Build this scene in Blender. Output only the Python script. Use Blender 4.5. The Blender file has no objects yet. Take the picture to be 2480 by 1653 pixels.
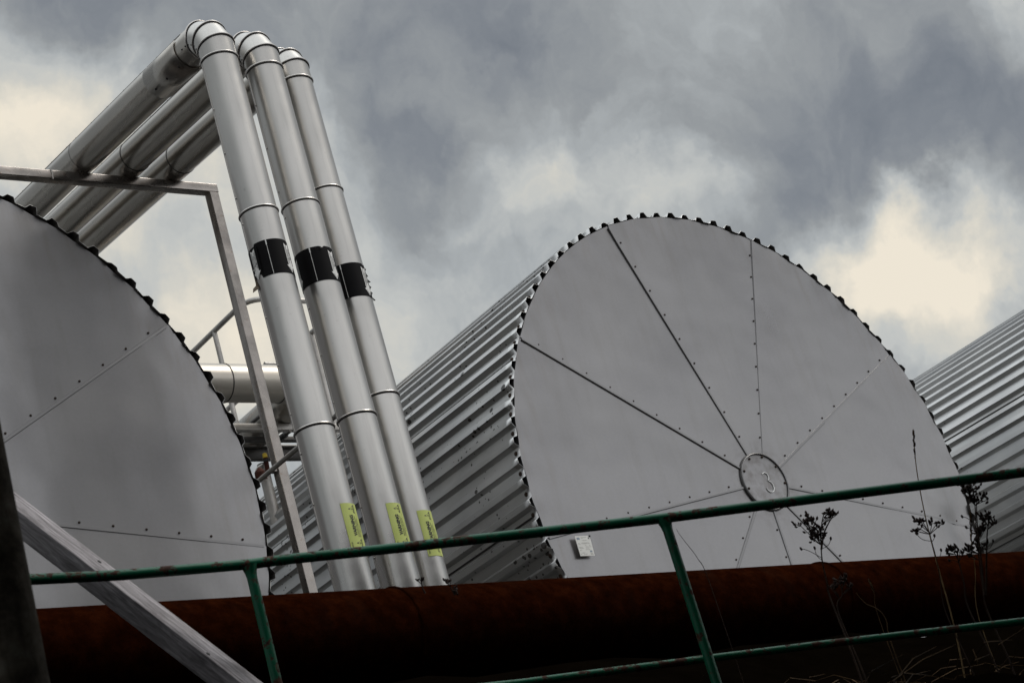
import bpy, bmesh, math, random
from mathutils import Vector, Matrix
random.seed(7)
PI = math.pi
R = math.radians
scn = bpy.context.scene
COL = scn.collection

# ------------------------------------------------------------------ camera
FPX, SW, SH = 5068.5, 2480.0, 1653.0
CR = Vector((0.77784583, -0.5685342, -0.26781471))
CU = Vector((-0.02657663, -0.45552432, 0.88982654))
CF = Vector((0.62789294, 0.68503026, 0.36943742))
cd = bpy.data.cameras.new('camera')
cam = bpy.data.objects.new('camera', cd)
COL.objects.link(cam)
cam.matrix_world = Matrix((
    (CR.x, CU.x, -CF.x, 0), (CR.y, CU.y, -CF.y, 0), (CR.z, CU.z, -CF.z, 0), (0, 0, 0, 1)))
cd.sensor_width = 36.0
cd.sensor_fit = 'HORIZONTAL'
cd.lens = FPX / SW * 36.0
cd.clip_start, cd.clip_end = 0.05, 3000
cd.dof.use_dof = True
cd.dof.focus_distance = 11.0
cd.dof.aperture_fstop = 7.1
scn.camera = cam

def ray(x, y):
    return (CF + CR * ((x - SW / 2) / FPX) - CU * ((y - SH / 2) / FPX)).normalized()
def at(x, y, dist):
    return ray(x, y) * dist

# ------------------------------------------------------------------ render / world / sun
scn.view_settings.view_transform = 'Standard'
scn.view_settings.look = 'None'
scn.view_settings.exposure = 0
scn.view_settings.gamma = 1
scn.render.engine = 'CYCLES'

SUN_DIR = Vector((0.55, -0.30, 0.78)).normalized()      # towards the sun
world = bpy.data.worlds.new("World")
scn.world = world
world.use_nodes = True
wt = world.node_tree
wt.nodes.clear()
def wn(t, **k):
    n = wt.nodes.new(t)
    for a, b in k.items():
        setattr(n, a, b)
    return n
def wl(a, b):
    wt.links.new(a, b)
def wmath(op, a, b=None, c=None, clamp=False):
    n = wn('ShaderNodeMath', operation=op, use_clamp=clamp)
    for i, v in enumerate((a, b, c)):
        if v is None: continue
        if isinstance(v, (int, float)): n.inputs[i].default_value = v
        else: wl(v, n.inputs[i])
    return n.outputs[0]
wout = wn('ShaderNodeOutputWorld')
sky = wn('ShaderNodeTexSky', sky_type='NISHITA', sun_disc=False)
sky.sun_elevation = math.asin(SUN_DIR.z)
sky.sun_rotation = math.atan2(SUN_DIR.x, SUN_DIR.y)
tc = wn('ShaderNodeTexCoord')
DIRV = tc.outputs['Generated']
# large soft cloud masses: (pixel-free) directions given as unit vectors, with angular radius in degrees and brightness push
def cloud_dir(x, y):
    d = ray(x, y); return (d.x, d.y, d.z)
BLOBS = [
    # x, y, radius deg, push
    (20, 320, 3.6, .20), (-80, 160, 2.6, .26), (180, 320, 2.2, .12), (90, 190, 1.6, .14), (260, 460, 2.4, .06), (20, 420, 2.0, .06),
    (330, 20, 3.6, -.13), (60, -60, 2.4, -.20), (430, 300, 2.0, .03),
    (520, 880, 2.0, .30), (400, 560, 3.0, .14), (560, 640, 3.2, .14), (640, 330, 1.8, .16), (700, 900, 3.0, .10),
    (1000, 740, 3.4, .10), (880, 880, 3.0, .14), (850, 440, 1.2, .12), (1250, 660, 2.6, .02), (1130, 560, 2.0, .02),
    (960, 320, 2.0, -.07), (1050, 140, 2.2, -.10), (1300, 60, 2.6, -.10), (1090, 430, 1.5, -.09), (1560, 330, 1.6, -.06), (1340, 160, 1.5, -.10),
    (1290, 270, 1.4, .07), (1130, 205, 1.1, .12), (1370, 350, 1.5, .11), (1340, 420, 1.1, .08), (1230, 470, 1.2, .11), (1210, 250, 1.0, .05), (1580, 180, 1.4, .04),
    (1490, 500, 1.6, .12), (1640, 440, 1.2, .12), (1760, 470, 1.0, .07), (1640, 520, 1.2, .08),
    (1700, 60, 2.4, .05), (1950, 60, 2.0, .03), (2080, 220, 3.0, -.12), (2330, 250, 2.6, -.14), (1900, 330, 2.4, -.08), (1720, 250, 1.8, -.05), (1880, 440, 1.6, -.06),
    (2500, 10, 1.6, .26), (2340, 50, 1.6, .14), (2460, 430, 2.0, -.04), (2180, 40, 1.4, .04),
    (2130, 590, 1.8, .32), (2270, 650, 2.2, .34), (2360, 570, 1.6, .16), (2000, 600, 1.3, .16), (2230, 840, 2.2, .14), (2470, 680, 1.8, .10), (2140, 460, 1.4, .06),
    (1850, 560, 1.2, -.06),
]
def dot_with(vec):
    n = wn('ShaderNodeVectorMath', operation='DOT_PRODUCT'); wl(DIRV, n.inputs[0]); n.inputs[1].default_value = vec
    return n.outputs['Value']
# rain-veil direction: wisps are drawn out along one sky direction
E1 = Vector((0.80, -0.52, -0.30)).normalized(); E2 = Vector((-.02, -.50, .87)); E2 = (E2 - E1 * E2.dot(E1)).normalized(); E3 = E1.cross(E2)
E1, E2 = (E1 * .97 + E2 * .24), (E2 * .97 - E1 * .24)
cmb = wn('ShaderNodeCombineXYZ')
wl(dot_with(E1), cmb.inputs[0]); wl(wmath('MULTIPLY', dot_with(E2), .34), cmb.inputs[1]); wl(dot_with(E3), cmb.inputs[2])
STR = cmb.outputs[0]
warp = wn('ShaderNodeTexNoise'); warp.inputs['Scale'].default_value = 15; warp.inputs['Detail'].default_value = 7; warp.inputs['Roughness'].default_value = .52; warp.inputs['Distortion'].default_value = .4
wl(STR, warp.inputs['Vector'])
warpb = wn('ShaderNodeTexNoise'); warpb.inputs['Scale'].default_value = 13; warpb.inputs['Detail'].default_value = 8
wl(DIRV, warpb.inputs['Vector'])
wadd = wn('ShaderNodeVectorMath', operation='ADD'); wl(warp.outputs['Color'], wadd.inputs[0]); wl(warpb.outputs['Color'], wadd.inputs[1])
warpb.inputs['Roughness'].default_value = .62
wv = wn('ShaderNodeVectorMath', operation='SUBTRACT'); wl(wadd.outputs[0], wv.inputs[0]); wv.inputs[1].default_value = (1, 1, 1)
ws = wn('ShaderNodeVectorMath', operation='SCALE'); wl(wv.outputs[0], ws.inputs[0]); ws.inputs['Scale'].default_value = 0.075
wa = wn('ShaderNodeVectorMath', operation='ADD'); wl(DIRV, wa.inputs[0]); wl(ws.outputs[0], wa.inputs[1])
nrm = wn('ShaderNodeVectorMath', operation='NORMALIZE'); wl(wa.outputs[0], nrm.inputs[0])
WD = nrm.outputs[0]
acc = None
for (bx, by, rad, push) in BLOBS:
    push *= .80 if push > 0 else .85
    dp = wn('ShaderNodeVectorMath', operation='DOT_PRODUCT')
    wl(WD, dp.inputs[0]); dp.inputs[1].default_value = cloud_dir(bx, by)
    mr = wn('ShaderNodeMapRange', interpolation_type='SMOOTHSTEP')
    wl(dp.outputs['Value'], mr.inputs['Value'])
    mr.inputs['From Min'].default_value = math.cos(R(rad * 1.6)); mr.inputs['From Max'].default_value = 1.0
    mr.inputs['To Min'].default_value = 0; mr.inputs['To Max'].default_value = push
    acc = mr.outputs[0] if acc is None else wmath('ADD', acc, mr.outputs[0])
n1 = wn('ShaderNodeTexNoise'); wl(WD, n1.inputs['Vector'])
n1.inputs['Scale'].default_value = 9; n1.inputs['Detail'].default_value = 10; n1.inputs['Roughness'].default_value = .60
n2 = wn('ShaderNodeTexNoise'); wl(STR, n2.inputs['Vector'])
n2.inputs['Scale'].default_value = 22; n2.inputs['Detail'].default_value = 8; n2.inputs['Roughness'].default_value = .55; n2.inputs['Distortion'].default_value = .5
n3 = wn('ShaderNodeTexNoise'); wl(WD, n3.inputs['Vector'])
n3.inputs['Scale'].default_value = 46; n3.inputs['Detail'].default_value = 6; n3.inputs['Roughness'].default_value = .6
v = wmath('ADD', wmath('MULTIPLY', wmath('SUBTRACT', n1.outputs['Fac'], .5), .34), .470)
v = wmath('ADD', v, wmath('MULTIPLY', wmath('SUBTRACT', n2.outputs['Fac'], .5), .20))
v = wmath('ADD', v, wmath('MULTIPLY', wmath('SUBTRACT', n3.outputs['Fac'], .5), .30))
v = wmath('ADD', v, acc)
ramp = wn('ShaderNodeValToRGB'); wl(v, ramp.inputs['Fac'])
cr = ramp.color_ramp
cr.interpolation = 'LINEAR'
cr.elements[0].position = 0.08; cr.elements[0].color = (.158, .179, .211, 1)
cr.elements[1].position = 1.0; cr.elements[1].color = (.90, .825, .69, 1)
for pos, c in ((.28, (.230, .250, .276, 1)), (.45, (.320, .339, .350, 1)), (.58, (.415, .440, .450, 1)), (.72, (.555, .57, .555, 1)), (.84, (.70, .675, .60, 1))):
    e = cr.elements.new(pos); e.color = c
# the sky behind and above the viewpoint is the brighter half of the overcast
bd = wn('ShaderNodeVectorMath', operation='DOT_PRODUCT'); wl(DIRV, bd.inputs[0]); bd.inputs[1].default_value = Vector((.15, -.97, .18)).normalized()
bm_ = wn('ShaderNodeMapRange', interpolation_type='SMOOTHSTEP'); wl(bd.outputs['Value'], bm_.inputs['Value'])
bm_.inputs['From Min'].default_value = .1; bm_.inputs['From Max'].default_value = .93
sp_xyz = wn('ShaderNodeSeparateXYZ'); wl(DIRV, sp_xyz.inputs[0])
lowb = wn('ShaderNodeMapRange', interpolation_type='SMOOTHSTEP'); wl(sp_xyz.outputs['Z'], lowb.inputs['Value'])
lowb.inputs['From Min'].default_value = .22; lowb.inputs['From Max'].default_value = .46; lowb.inputs['To Min'].default_value = 2.7; lowb.inputs['To Max'].default_value = .9
zen = wn('ShaderNodeMapRange', interpolation_type='SMOOTHSTEP'); wl(sp_xyz.outputs['Z'], zen.inputs['Value'])
zen.inputs['From Min'].default_value = .58; zen.inputs['From Max'].default_value = .85; zen.inputs['To Min'].default_value = 0; zen.inputs['To Max'].default_value = 2.6
gain = wmath('ADD', wmath('ADD', wmath('MULTIPLY', bm_.outputs[0], lowb.outputs[0]), 1.0), zen.outputs[0])
bs_ = wn('ShaderNodeVectorMath', operation='SCALE'); wl(ramp.outputs['Color'], bs_.inputs[0]); wl(gain, bs_.inputs['Scale'])
tint = wn('ShaderNodeMix', data_type='RGBA'); wl(bm_.outputs[0], tint.inputs['Factor']); tint.inputs[6].default_value = (1, 1, 1, 1); tint.inputs[7].default_value = (1.02, .985, .98, 1)
bt_ = wn('ShaderNodeVectorMath', operation='MULTIPLY'); wl(bs_.outputs[0], bt_.inputs[0]); wl(tint.outputs[2], bt_.inputs[1])
bgc = wn('ShaderNodeBackground'); wl(bt_.outputs[0], bgc.inputs['Color']); bgc.inputs['Strength'].default_value = 1.0
bgs = wn('ShaderNodeBackground'); wl(sky.outputs['Color'], bgs.inputs['Color']); bgs.inputs['Strength'].default_value = 0.05
mix = wn('ShaderNodeMixShader'); mix.inputs[0].default_value = 0.94
wl(bgs.outputs[0], mix.inputs[1]); wl(bgc.outputs[0], mix.inputs[2]); wl(mix.outputs[0], wout.inputs['Surface'])

sl = bpy.data.lights.new('sun', 'SUN')
sl.energy = 1.1; sl.angle = R(20); sl.color = (1, .95, .87)
so = bpy.data.objects.new('sun', sl); COL.objects.link(so)
so.rotation_euler = (-SUN_DIR).to_track_quat('-Z', 'Y').to_euler()

# ------------------------------------------------------------------ materials
def mat(name, base, rough=.5, metal=0.0, spec=.5):
    m = bpy.data.materials.new(name); m.use_nodes = True
    b = m.node_tree.nodes['Principled BSDF']
    b.inputs['Base Color'].default_value = (*base, 1)
    b.inputs['Roughness'].default_value = rough
    b.inputs['Metallic'].default_value = metal
    b.inputs['Specular IOR Level'].default_value = spec
    return m
class NT:
    def __init__(s, m):
        s.t = m.node_tree; s.b = s.t.nodes['Principled BSDF']
        s.co = s.t.nodes.new('ShaderNodeTexCoord').outputs['Object']
    def n(s, t, **k):
        x = s.t.nodes.new(t)
        for a, b in k.items(): setattr(x, a, b)
        return x
    def l(s, a, b): s.t.links.new(a, b)
    def map(s, scale=(1, 1, 1), rot=(0, 0, 0)):
        m = s.n('ShaderNodeMapping'); s.l(s.co, m.inputs['Vector'])
        m.inputs['Scale'].default_value = scale; m.inputs['Rotation'].default_value = rot
        return m.outputs[0]
    def noise(s, scale, detail=4, rough=.5, vec=None, dist=0):
        x = s.n('ShaderNodeTexNoise'); s.l(vec if vec is not None else s.co, x.inputs['Vector'])
        x.inputs['Scale'].default_value = scale; x.inputs['Detail'].default_value = detail
        x.inputs['Roughness'].default_value = rough; x.inputs['Distortion'].default_value = dist
        return x.outputs['Fac']
    def ramp(s, fac, *stops, interp='LINEAR'):
        x = s.n('ShaderNodeValToRGB'); s.l(fac, x.inputs['Fac']); e = x.color_ramp.elements
        x.color_ramp.interpolation = interp
        e[0].position, e[0].color = stops[0][0], (*stops[0][1], 1)
        e[1].position, e[1].color = stops[-1][0], (*stops[-1][1], 1)
        for p, c in stops[1:-1]:
            q = e.new(p); q.color = (*c, 1)
        return x.outputs['Color']
    def rng(s, fac, a, b, c, d):
        x = s.n('ShaderNodeMapRange'); s.l(fac, x.inputs['Value'])
        for i, vv in zip(('From Min', 'From Max', 'To Min', 'To Max'), (a, b, c, d)): x.inputs[i].default_value = vv
        return x.outputs[0]
    def mix(s, fac, a, b, mode='MIX'):
        x = s.n('ShaderNodeMix', data_type='RGBA', blend_type=mode)
        if isinstance(fac, float): x.inputs['Factor'].default_value = fac
        else: s.l(fac, x.inputs['Factor'])
        for k, vv in ((6, a), (7, b)):
            if isinstance(vv, tuple): x.inputs[k].default_value = (*vv, 1)
            else: s.l(vv, x.inputs[k])
        return x.outputs[2]
    def bump(s, h, strength, dist, prev=None):
        x = s.n('ShaderNodeBump'); s.l(h, x.inputs['Height'])
        x.inputs['Strength'].default_value = strength; x.inputs['Distance'].default_value = dist
        if prev is not None: s.l(prev, x.inputs['Normal'])
        return x.outputs[0]
    def col(s, c): s.l(c, s.b.inputs['Base Color'])
    def rough(s, c): s.l(c, s.b.inputs['Roughness'])
    def normal(s, c): s.l(c, s.b.inputs['Normal'])

def m_end():
    m = mat('end_sheet', (.5, .5, .51), .33, .85); t = NT(m)
    a = t.noise(1.3, 3); f = t.noise(60, 3, .6); st = t.noise(5, 5, .6, t.map((1.6, 1, .22)))
    c = t.ramp(a, (.3, (.222, .216, .218)), (.7, (.264, .257, .256)))
    c = t.mix(t.rng(st, .52, .78, 0., .40), c, (.19, .18, .17))
    c = t.mix(t.rng(f, .3, .7, 0., .10), c, (.36, .35, .35))
    t.col(c); t.rough(t.rng(a, .3, .7, .27, .34))
    # grime that has collected round the hub plate and run down from it
    mpv = t.n('ShaderNodeMapping'); t.l(t.co, mpv.inputs['Vector']); mpv.inputs['Location'].default_value = (0, 0, -2.274); mpv.inputs['Scale'].default_value = (1, 0, 1)
    ln = t.n('ShaderNodeVectorMath', operation='LENGTH'); t.l(mpv.outputs[0], ln.inputs[0])
    gr = t.n('ShaderNodeMath', operation='MULTIPLY'); t.l(t.rng(ln.outputs['Value'], .17, .34, 1., 0.), gr.inputs[0]); t.l(t.rng(t.noise(13, 5, .65), .42, .66, 0., .5), gr.inputs[1])
    c = t.mix(gr.outputs[0], c, (.09, .075, .065))
    rim = t.n('ShaderNodeMath', operation='MULTIPLY'); t.l(t.rng(ln.outputs['Value'], 1.55, 2.0, 0., 1.), rim.inputs[0]); t.l(t.rng(t.noise(7, 6, .65, t.map((2.2, 1, .35))), .5, .75, 0., .45), rim.inputs[1])
    c = t.mix(rim.outputs[0], c, (.19, .165, .145))
    t.col(c)
    b1 = t.bump(t.noise(1.5, 2), .22, .12)
    t.normal(t.bump(t.noise(350, 2), .03, .002, b1)); return m
def m_shell(spots=1.0):
    m = mat('corrugated_sheet', (.45, .45, .45), .34, .95); t = NT(m)
    a = t.noise(2.5, 4); st = t.noise(6, 6, .65, t.map((1, .12, 1)))
    c = t.ramp(a, (.3, (.44, .44, .44)), (.7, (.55, .545, .535)))
    c = t.mix(t.rng(st, .5, .75, 0., .45), c, (.24, .22, .20))
    vo = t.n('ShaderNodeTexVoronoi'); t.l(t.map((1, .8, 1)), vo.inputs['Vector']); vo.inputs['Scale'].default_value = 8.5
    vo2 = t.n('ShaderNodeTexVoronoi'); t.l(t.co, vo2.inputs['Vector']); vo2.inputs['Scale'].default_value = 22
    clump = t.noise(1.7, 3, .6)
    s1 = t.n('ShaderNodeMath', operation='LESS_THAN'); t.l(vo.outputs['Distance'], s1.inputs[0]); t.l(t.rng(clump, .44, .75, 0.0, .34 * spots), s1.inputs[1])
    s2 = t.n('ShaderNodeMath', operation='LESS_THAN'); t.l(vo2.outputs['Distance'], s2.inputs[0]); t.l(t.rng(clump, .40, .72, 0.0, .36 * spots), s2.inputs[1])
    mx = t.n('ShaderNodeMath', operation='MAXIMUM'); t.l(s1.outputs[0], mx.inputs[0]); t.l(s2.outputs[0], mx.inputs[1])
    c = t.mix(mx.outputs[0], c, (.035, .03, .026))
    t.col(c)
    inv = t.n('ShaderNodeMath', operation='SUBTRACT'); inv.inputs[0].default_value = .95; t.l(mx.outputs[0], inv.inputs[1]); inv.use_clamp = True
    t.l(inv.outputs[0], t.b.inputs['Metallic'])
    t.rough(t.rng(st, .3, .7, .27, .42)); t.normal(t.bump(t.noise(120, 2), .04, .002)); return m
def m_pipe(axis='z', base=(.57, .55, .52), r0=.25):
    m = mat('pipe_cladding', base, r0, .95); t = NT(m)
    sc = {'z': (1, 1, .3), 'y': (1, .3, 1), 'x': (.3, 1, 1)}[axis]
    a = t.noise(3, 4, .55, t.map(sc)); g = t.noise(260, 2); s = t.noise(22, 5, .7)
    d = tuple(x * .78 for x in base)
    c = t.ramp(a, (.3, d), (.7, base))
    c = t.mix(t.rng(s, .62, .74, 0., .5), c, tuple(x * .55 for x in base))
    sk = t.noise(30, 5, .65, t.map({'z': (1, 1, .06), 'y': (1, .06, 1), 'x': (.06, 1, 1)}[axis]))
    c = t.mix(t.rng(sk, .52, .72, 0., .35), c, tuple(x * .6 for x in base))
    t.col(c); t.rough(t.rng(a, .3, .7, r0, r0 + .10))
    bs = {'z': (8, 8, 600), 'y': (8, 600, 8), 'x': (600, 8, 8)}[axis]
    br = t.noise(1, 2, .5, t.map(bs))
    t.normal(t.bump(br, .03, .002, t.bump(g, .04, .002, t.bump(t.noise(4, 2), .13, .03)))); return m
def m_steel(base=(.33, .30, .275), r0=.24):
    m = mat('stainless_steel', base, r0, .9); t = NT(m)
    a = t.noise(9, 5, .6); c = t.ramp(a, (.3, tuple(x * .75 for x in base)), (.7, tuple(x * 1.1 for x in base)))
    c = t.mix(t.rng(t.noise(30, 4), .6, .75, 0., .5), c, (.20, .13, .09))
    t.col(c); t.rough(t.rng(a, .3, .7, r0 - .06, r0 + .1)); t.normal(t.bump(t.noise(90, 2), .05, .002)); return m
def m_green():
    m = mat('green_paint', (.008, .10, .055), .42, 0, .3); t = NT(m)
    a = t.noise(26, 6, .72); b = t.noise(5, 3, .6); g = t.noise(4, 2)
    base = t.ramp(g, (.3, (.0025, .070, .034)), (.7, (.004, .11, .054)))
    sm = t.n('ShaderNodeMath', operation='MULTIPLY_ADD'); t.l(b, sm.inputs[0]); sm.inputs[1].default_value = .45; t.l(a, sm.inputs[2])
    msk = t.rng(sm.outputs[0], .765, .80, 0., 1.)
    c = t.mix(msk, base, t.ramp(t.noise(70, 3), (.3, (.018, .006, .003)), (.7, (.07, .025, .012))))
    t.col(c); t.rough(t.rng(msk, 0, 1, .36, .85))
    neg = t.n('ShaderNodeMath', operation='MULTIPLY'); t.l(msk, neg.inputs[0]); neg.inputs[1].default_value = -1
    t.normal(t.bump(neg.outputs[0], .5, .001, t.bump(t.noise(40, 3), .12, .004))); return m
def m_rust():
    m = mat('rusted_steel', (.03, .01, .005), 1, 0, 0); t = NT(m)
    a = t.noise(14, 8, .7); b = t.noise(120, 4, .7); st = t.noise(9, 5, .6, t.map((1, .3, .3)))
    c = t.ramp(a, (.3, (.006, .0012, .0004)), (.5, (.015, .0032, .0009)), (.72, (.030, .0070, .0021)))
    c = t.mix(t.rng(st, .5, .75, 0., .5), c, (.013, .006, .004))
    c = t.mix(t.rng(b, .55, .7, 0., .5), c, (.010, .004, .003))
    t.col(c); t.normal(t.bump(b, .35, .004, t.bump(a, .2, .01))); return m
def m_wood(name, c0, c1, c2, sx=.05):
    m = mat(name, c1, .8, 0, .2); t = NT(m)
    mv = t.map((sx, 1, 1))
    g = t.noise(75, 8, .68, mv, .8); k = t.noise(9, 4, .6, t.map((.35, 1, 1)))
    wv_ = t.n('ShaderNodeTexWave', wave_type='RINGS', rings_direction='X'); t.l(t.map((.12, 1, 1), (0, .05, .04)), wv_.inputs['Vector'])
    wv_.inputs['Scale'].default_value = 26; wv_.inputs['Distortion'].default_value = 5; wv_.inputs['Detail'].default_value = 4
    c = t.ramp(g, (.3, c0), (.5, c1), (.72, c2))
    c = t.mix(t.rng(wv_.outputs['Fac'], .0, 1., 0., .35), c, c0)
    c = t.mix(t.rng(k, .58, .72, 0., .7), c, tuple(x * .4 for x in c0))
    t.col(c); t.normal(t.bump(g, .5, .003)); return m
def m_post():
    m = mat('mossy_wood', (.05, .048, .038), .9, 0, .1); t = NT(m)
    a = t.noise(12, 6, .7); b = t.noise(40, 4, .6, t.map((1, 1, .15)))
    c = t.ramp(a, (.35, (.045, .036, .026)), (.6, (.145, .125, .098)), (.75, (.20, .195, .16)))
    c = t.mix(t.rng(b, .5, .7, 0., .6), c, (.02, .016, .012))
    t.col(c); t.normal(t.bump(b, .5, .004)); return m
def m_ground():
    m = mat('dark_soil', (.012, .009, .007), 1, 0, 0); t = NT(m)
    a = t.noise(3, 8, .7); t.col(t.ramp(a, (.3, (.0012, .0008, .0005)), (.7, (.0035, .0024, .0015))))
    t.normal(t.bump(a, .6, .05)); return m
def m_var(name, c0, c1, rough=.8, scale=30):
    m = mat(name, c0, rough, 0, .25); t = NT(m); t.col(t.ramp(t.noise(scale, 3), (.3, c0), (.7, c1))); return m

M = dict(end=m_end(), shell=m_shell(), shell3=m_shell(.35), pz=m_pipe('z'), py=m_pipe('y', (.47, .44, .40), .23), px=m_pipe('x', (.48, .44, .385), .34),
         steel=m_steel(), galv=m_steel((.40, .38, .355), .42), dsteel=m_steel((.11, .105, .10), .5), green=m_green(), rust=m_rust(),
         wood=m_wood('weathered_timber', (.13, .118, .12), (.36, .335, .345), (.64, .60, .62), sx=.11), post=m_post(), ground=m_ground(),
         seam=mat('seam_strip', (.235, .23, .23), .4, .85), dark=m_var('dark_joint_shade', (.02, .018, .016), (.035, .03, .027)),  # dark: joints, plus shade painted beside a seam and inside the cladding
         screw=m_var('rusty_screw', (.02, .014, .010), (.055, .03, .018), .7, 60),
         tape=m_var('black_tape', (.004, .0035, .004), (.0065, .006, .0065), .55, 8), ink=mat('black_ink', (.012, .012, .012), .5),
         white=m_var('white_print', (.74, .73, .70), (.80, .79, .76), .6, 20), lime=m_var('lime_label', (.60, .68, .19), (.66, .73, .24), .5, 12),
         paper=m_var('paper', (.80, .79, .74), (.86, .85, .80), .7, 10), blue=mat('faded_blue_print', (.30, .36, .42), .7), faint=mat('faint_print', (.40, .39, .36), .8),
         chalk=m_var('chalk', (.85, .85, .83), (.9, .9, .88), .9), ring=mat('swage_ring', (.58, .55, .52), .34, .95), lap=mat('lap_edge_shade', (.10, .095, .092), .6), gap=mat('joint_shadow_gap', (.02, .018, .017), .7),  # lap: dark edge colour, also the painted shade below seam ridges
         stem=m_var('dry_stem', (.016, .008, .005), (.035, .018, .010)), pod=m_var('seed_pod', (.014, .007, .005), (.032, .016, .011), .8, 80),
         straw=m_var('straw', (.16, .10, .045), (.28, .19, .09)), straw2=m_var('old_straw', (.006, .003, .0015), (.17, .10, .045), .9, 9), tape_back=m_var('peeled_tape_back', (.11, .08, .055), (.17, .13, .09)),
         yellow=mat('yellow_plastic', (.55, .38, .02), .5), redbrown=m_var('rusty_red', (.03, .008, .006), (.08, .025, .015)), black=mat('black_rubber', (.015, .015, .015), .5),
         shedw=m_var('tarred_boards', (.012, .010, .009), (.025, .02, .017)), gravel=m_var('gravel', (.03, .027, .024), (.085, .078, .07), .95, 40), conc=m_var('concrete', (.16, .155, .15), (.22, .21, .20)))

M['tape'].node_tree.nodes['Principled BSDF'].inputs['Specular IOR Level'].default_value = .07

# ------------------------------------------------------------------ mesh helpers
class MB:
    def __init__(s): s.bm = bmesh.new(); s.slots = []
    def slot(s, k):
        if k not in s.slots: s.slots.append(k)
        return s.slots.index(k)
    def face(s, vs, k):
        try:
            f = s.bm.faces.new(vs); f.material_index = s.slot(k); return f
        except ValueError: return None
    def ringstrip(s, rings, k, closed=True, cap=False):
        vr = [[s.bm.verts.new(p) for p in r] for r in rings]
        n = len(vr[0])
        for a, b in zip(vr[:-1], vr[1:]):
            for i in range(n if closed else n - 1):
                j = (i + 1) % n
                s.face((a[i], a[j], b[j], b[i]), k)
        if cap:
            s.face(tuple(reversed(vr[0])), k); s.face(tuple(vr[-1]), k)
        return vr
    def tube(s, pts, rad, k, n=12, cap=True):
        pts = [Vector(p) for p in pts]
        rads = rad if isinstance(rad, (list, tuple)) else [rad] * len(pts)
        rings = []; prev = None
        for i, p in enumerate(pts):
            t = (pts[min(i + 1, len(pts) - 1)] - pts[max(i - 1, 0)]).normalized()
            if prev is None:
                u = t.cross(Vector((0, 0, 1)) if abs(t.z) < .95 else Vector((1, 0, 0))).normalized()
            else:
                u = (prev - t * prev.dot(t)).normalized()
            prev = u; w = t.cross(u)
            rings.append([p + (u * math.cos(2 * PI * j / n) + w * math.sin(2 * PI * j / n)) * rads[i] for j in range(n)])
        s.ringstrip(rings, k, True, cap)
    def box(s, c, size, k, axes=None, bevel=0):
        c = Vector(c); ax = axes or (Vector((1, 0, 0)), Vector((0, 1, 0)), Vector((0, 0, 1)))
        hx, hy, hz = size[0] / 2, size[1] / 2, size[2] / 2
        if bevel <= 0:
            P = [c + ax[0] * hx * a + ax[1] * hy * b + ax[2] * hz * d for a in (-1, 1) for b in (-1, 1) for d in (-1, 1)]
            v = [s.bm.verts.new(p) for p in P]
            for q in ((0, 1, 3, 2), (4, 6, 7, 5), (0, 4, 5, 1), (2, 3, 7, 6), (0, 2, 6, 4), (1, 5, 7, 3)):
                s.face([v[i] for i in q], k)
        else:   # box along axis 0 with rounded long edges
            prof = []
            for (sy, sz, a0) in ((1, 1, 0), (-1, 1, 90), (-1, -1, 180), (1, -1, 270)):
                for q in (0, 30, 60, 90):
                    a = R(a0 + q); prof.append((sy * (hy - bevel) + bevel * math.cos(a), sz * (hz - bevel) + bevel * math.sin(a)))
            rings = [[c + ax[0] * (hx * e) + ax[1] * y + ax[2] * z for y, z in prof] for e in (-1, 1)]
            s.ringstrip(rings, k, True, True)
    def beam(s, a, b, w, h, k, up=Vector((0, 0, 1)), bevel=.006):
        a, b = Vector(a), Vector(b); d = (b - a); L = d.length; d.normalize()
        if abs(d.dot(up)) > .95: up = Vector((0, 1, 0))
        y = up.cross(d).normalized(); z = d.cross(y)
        s.box((a + b) / 2, (L, w, h), k, (d, y, z), bevel)
    def ball(s, c, r, k, n=6, squash=None, axis=None):
        c = Vector(c); ax = axis.normalized() if axis else Vector((0, 0, 1))
        u = ax.orthogonal().normalized(); w = ax.cross(u); sq = squash or (1, 1)
        rings = []
        for i in range(n + 1):
            t = -PI / 2 + PI * i / n; rr = max(math.cos(t), .03) * r * sq[0]
            rings.append([c + ax * math.sin(t) * r * sq[1] + (u * math.cos(2 * PI * j / (n + 2)) + w * math.sin(2 * PI * j / (n + 2))) * rr for j in range(n + 2)])
        s.ringstrip(rings, k, True, True)
    def build(s, name, parent=None, base=None, smooth=35, solid=0, recalc=True):
        if recalc: bmesh.ops.recalc_face_normals(s.bm, faces=s.bm.faces)
        base = Vector(base) if base is not None else (Vector(parent.location) if parent is not None and 'base' not in parent else Vector((0, 0, 0)))
        if parent is not None and base is None: pass
        me = bpy.data.meshes.new(name)
        bmesh.ops.translate(s.bm, verts=s.bm.verts, vec=-base)
        s.bm.to_mesh(me); s.bm.free()
        for k in s.slots: me.materials.append(M[k])
        if smooth:
            for p in me.polygons: p.use_smooth = True
            me.set_sharp_from_angle(angle=R(smooth))
        o = bpy.data.objects.new(name, me); COL.objects.link(o)
        if parent is not None:
            o.parent = parent
        else: o.location = base
        if solid:
            md = o.modifiers.new('thickness', 'SOLIDIFY'); md.thickness = solid; md.offset = 0
        return o
def thing(name, label, cat, loc, group=None):
    o = bpy.data.objects.new(name, None); COL.objects.link(o); o.location = loc
    o.empty_display_size = .2
    o['label'] = label; o['category'] = cat
    if group: o['group'] = group
    return o
def tag(o, label, cat, group=None):
    o['label'] = label; o['category'] = cat
    if group: o['group'] = group
    return o
def sub(parent, mb, name, top, **k):
    """sub-part: child of a part whose origin is the thing's base"""
    return mb.build(name, parent, base=top.location, **k)

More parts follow.
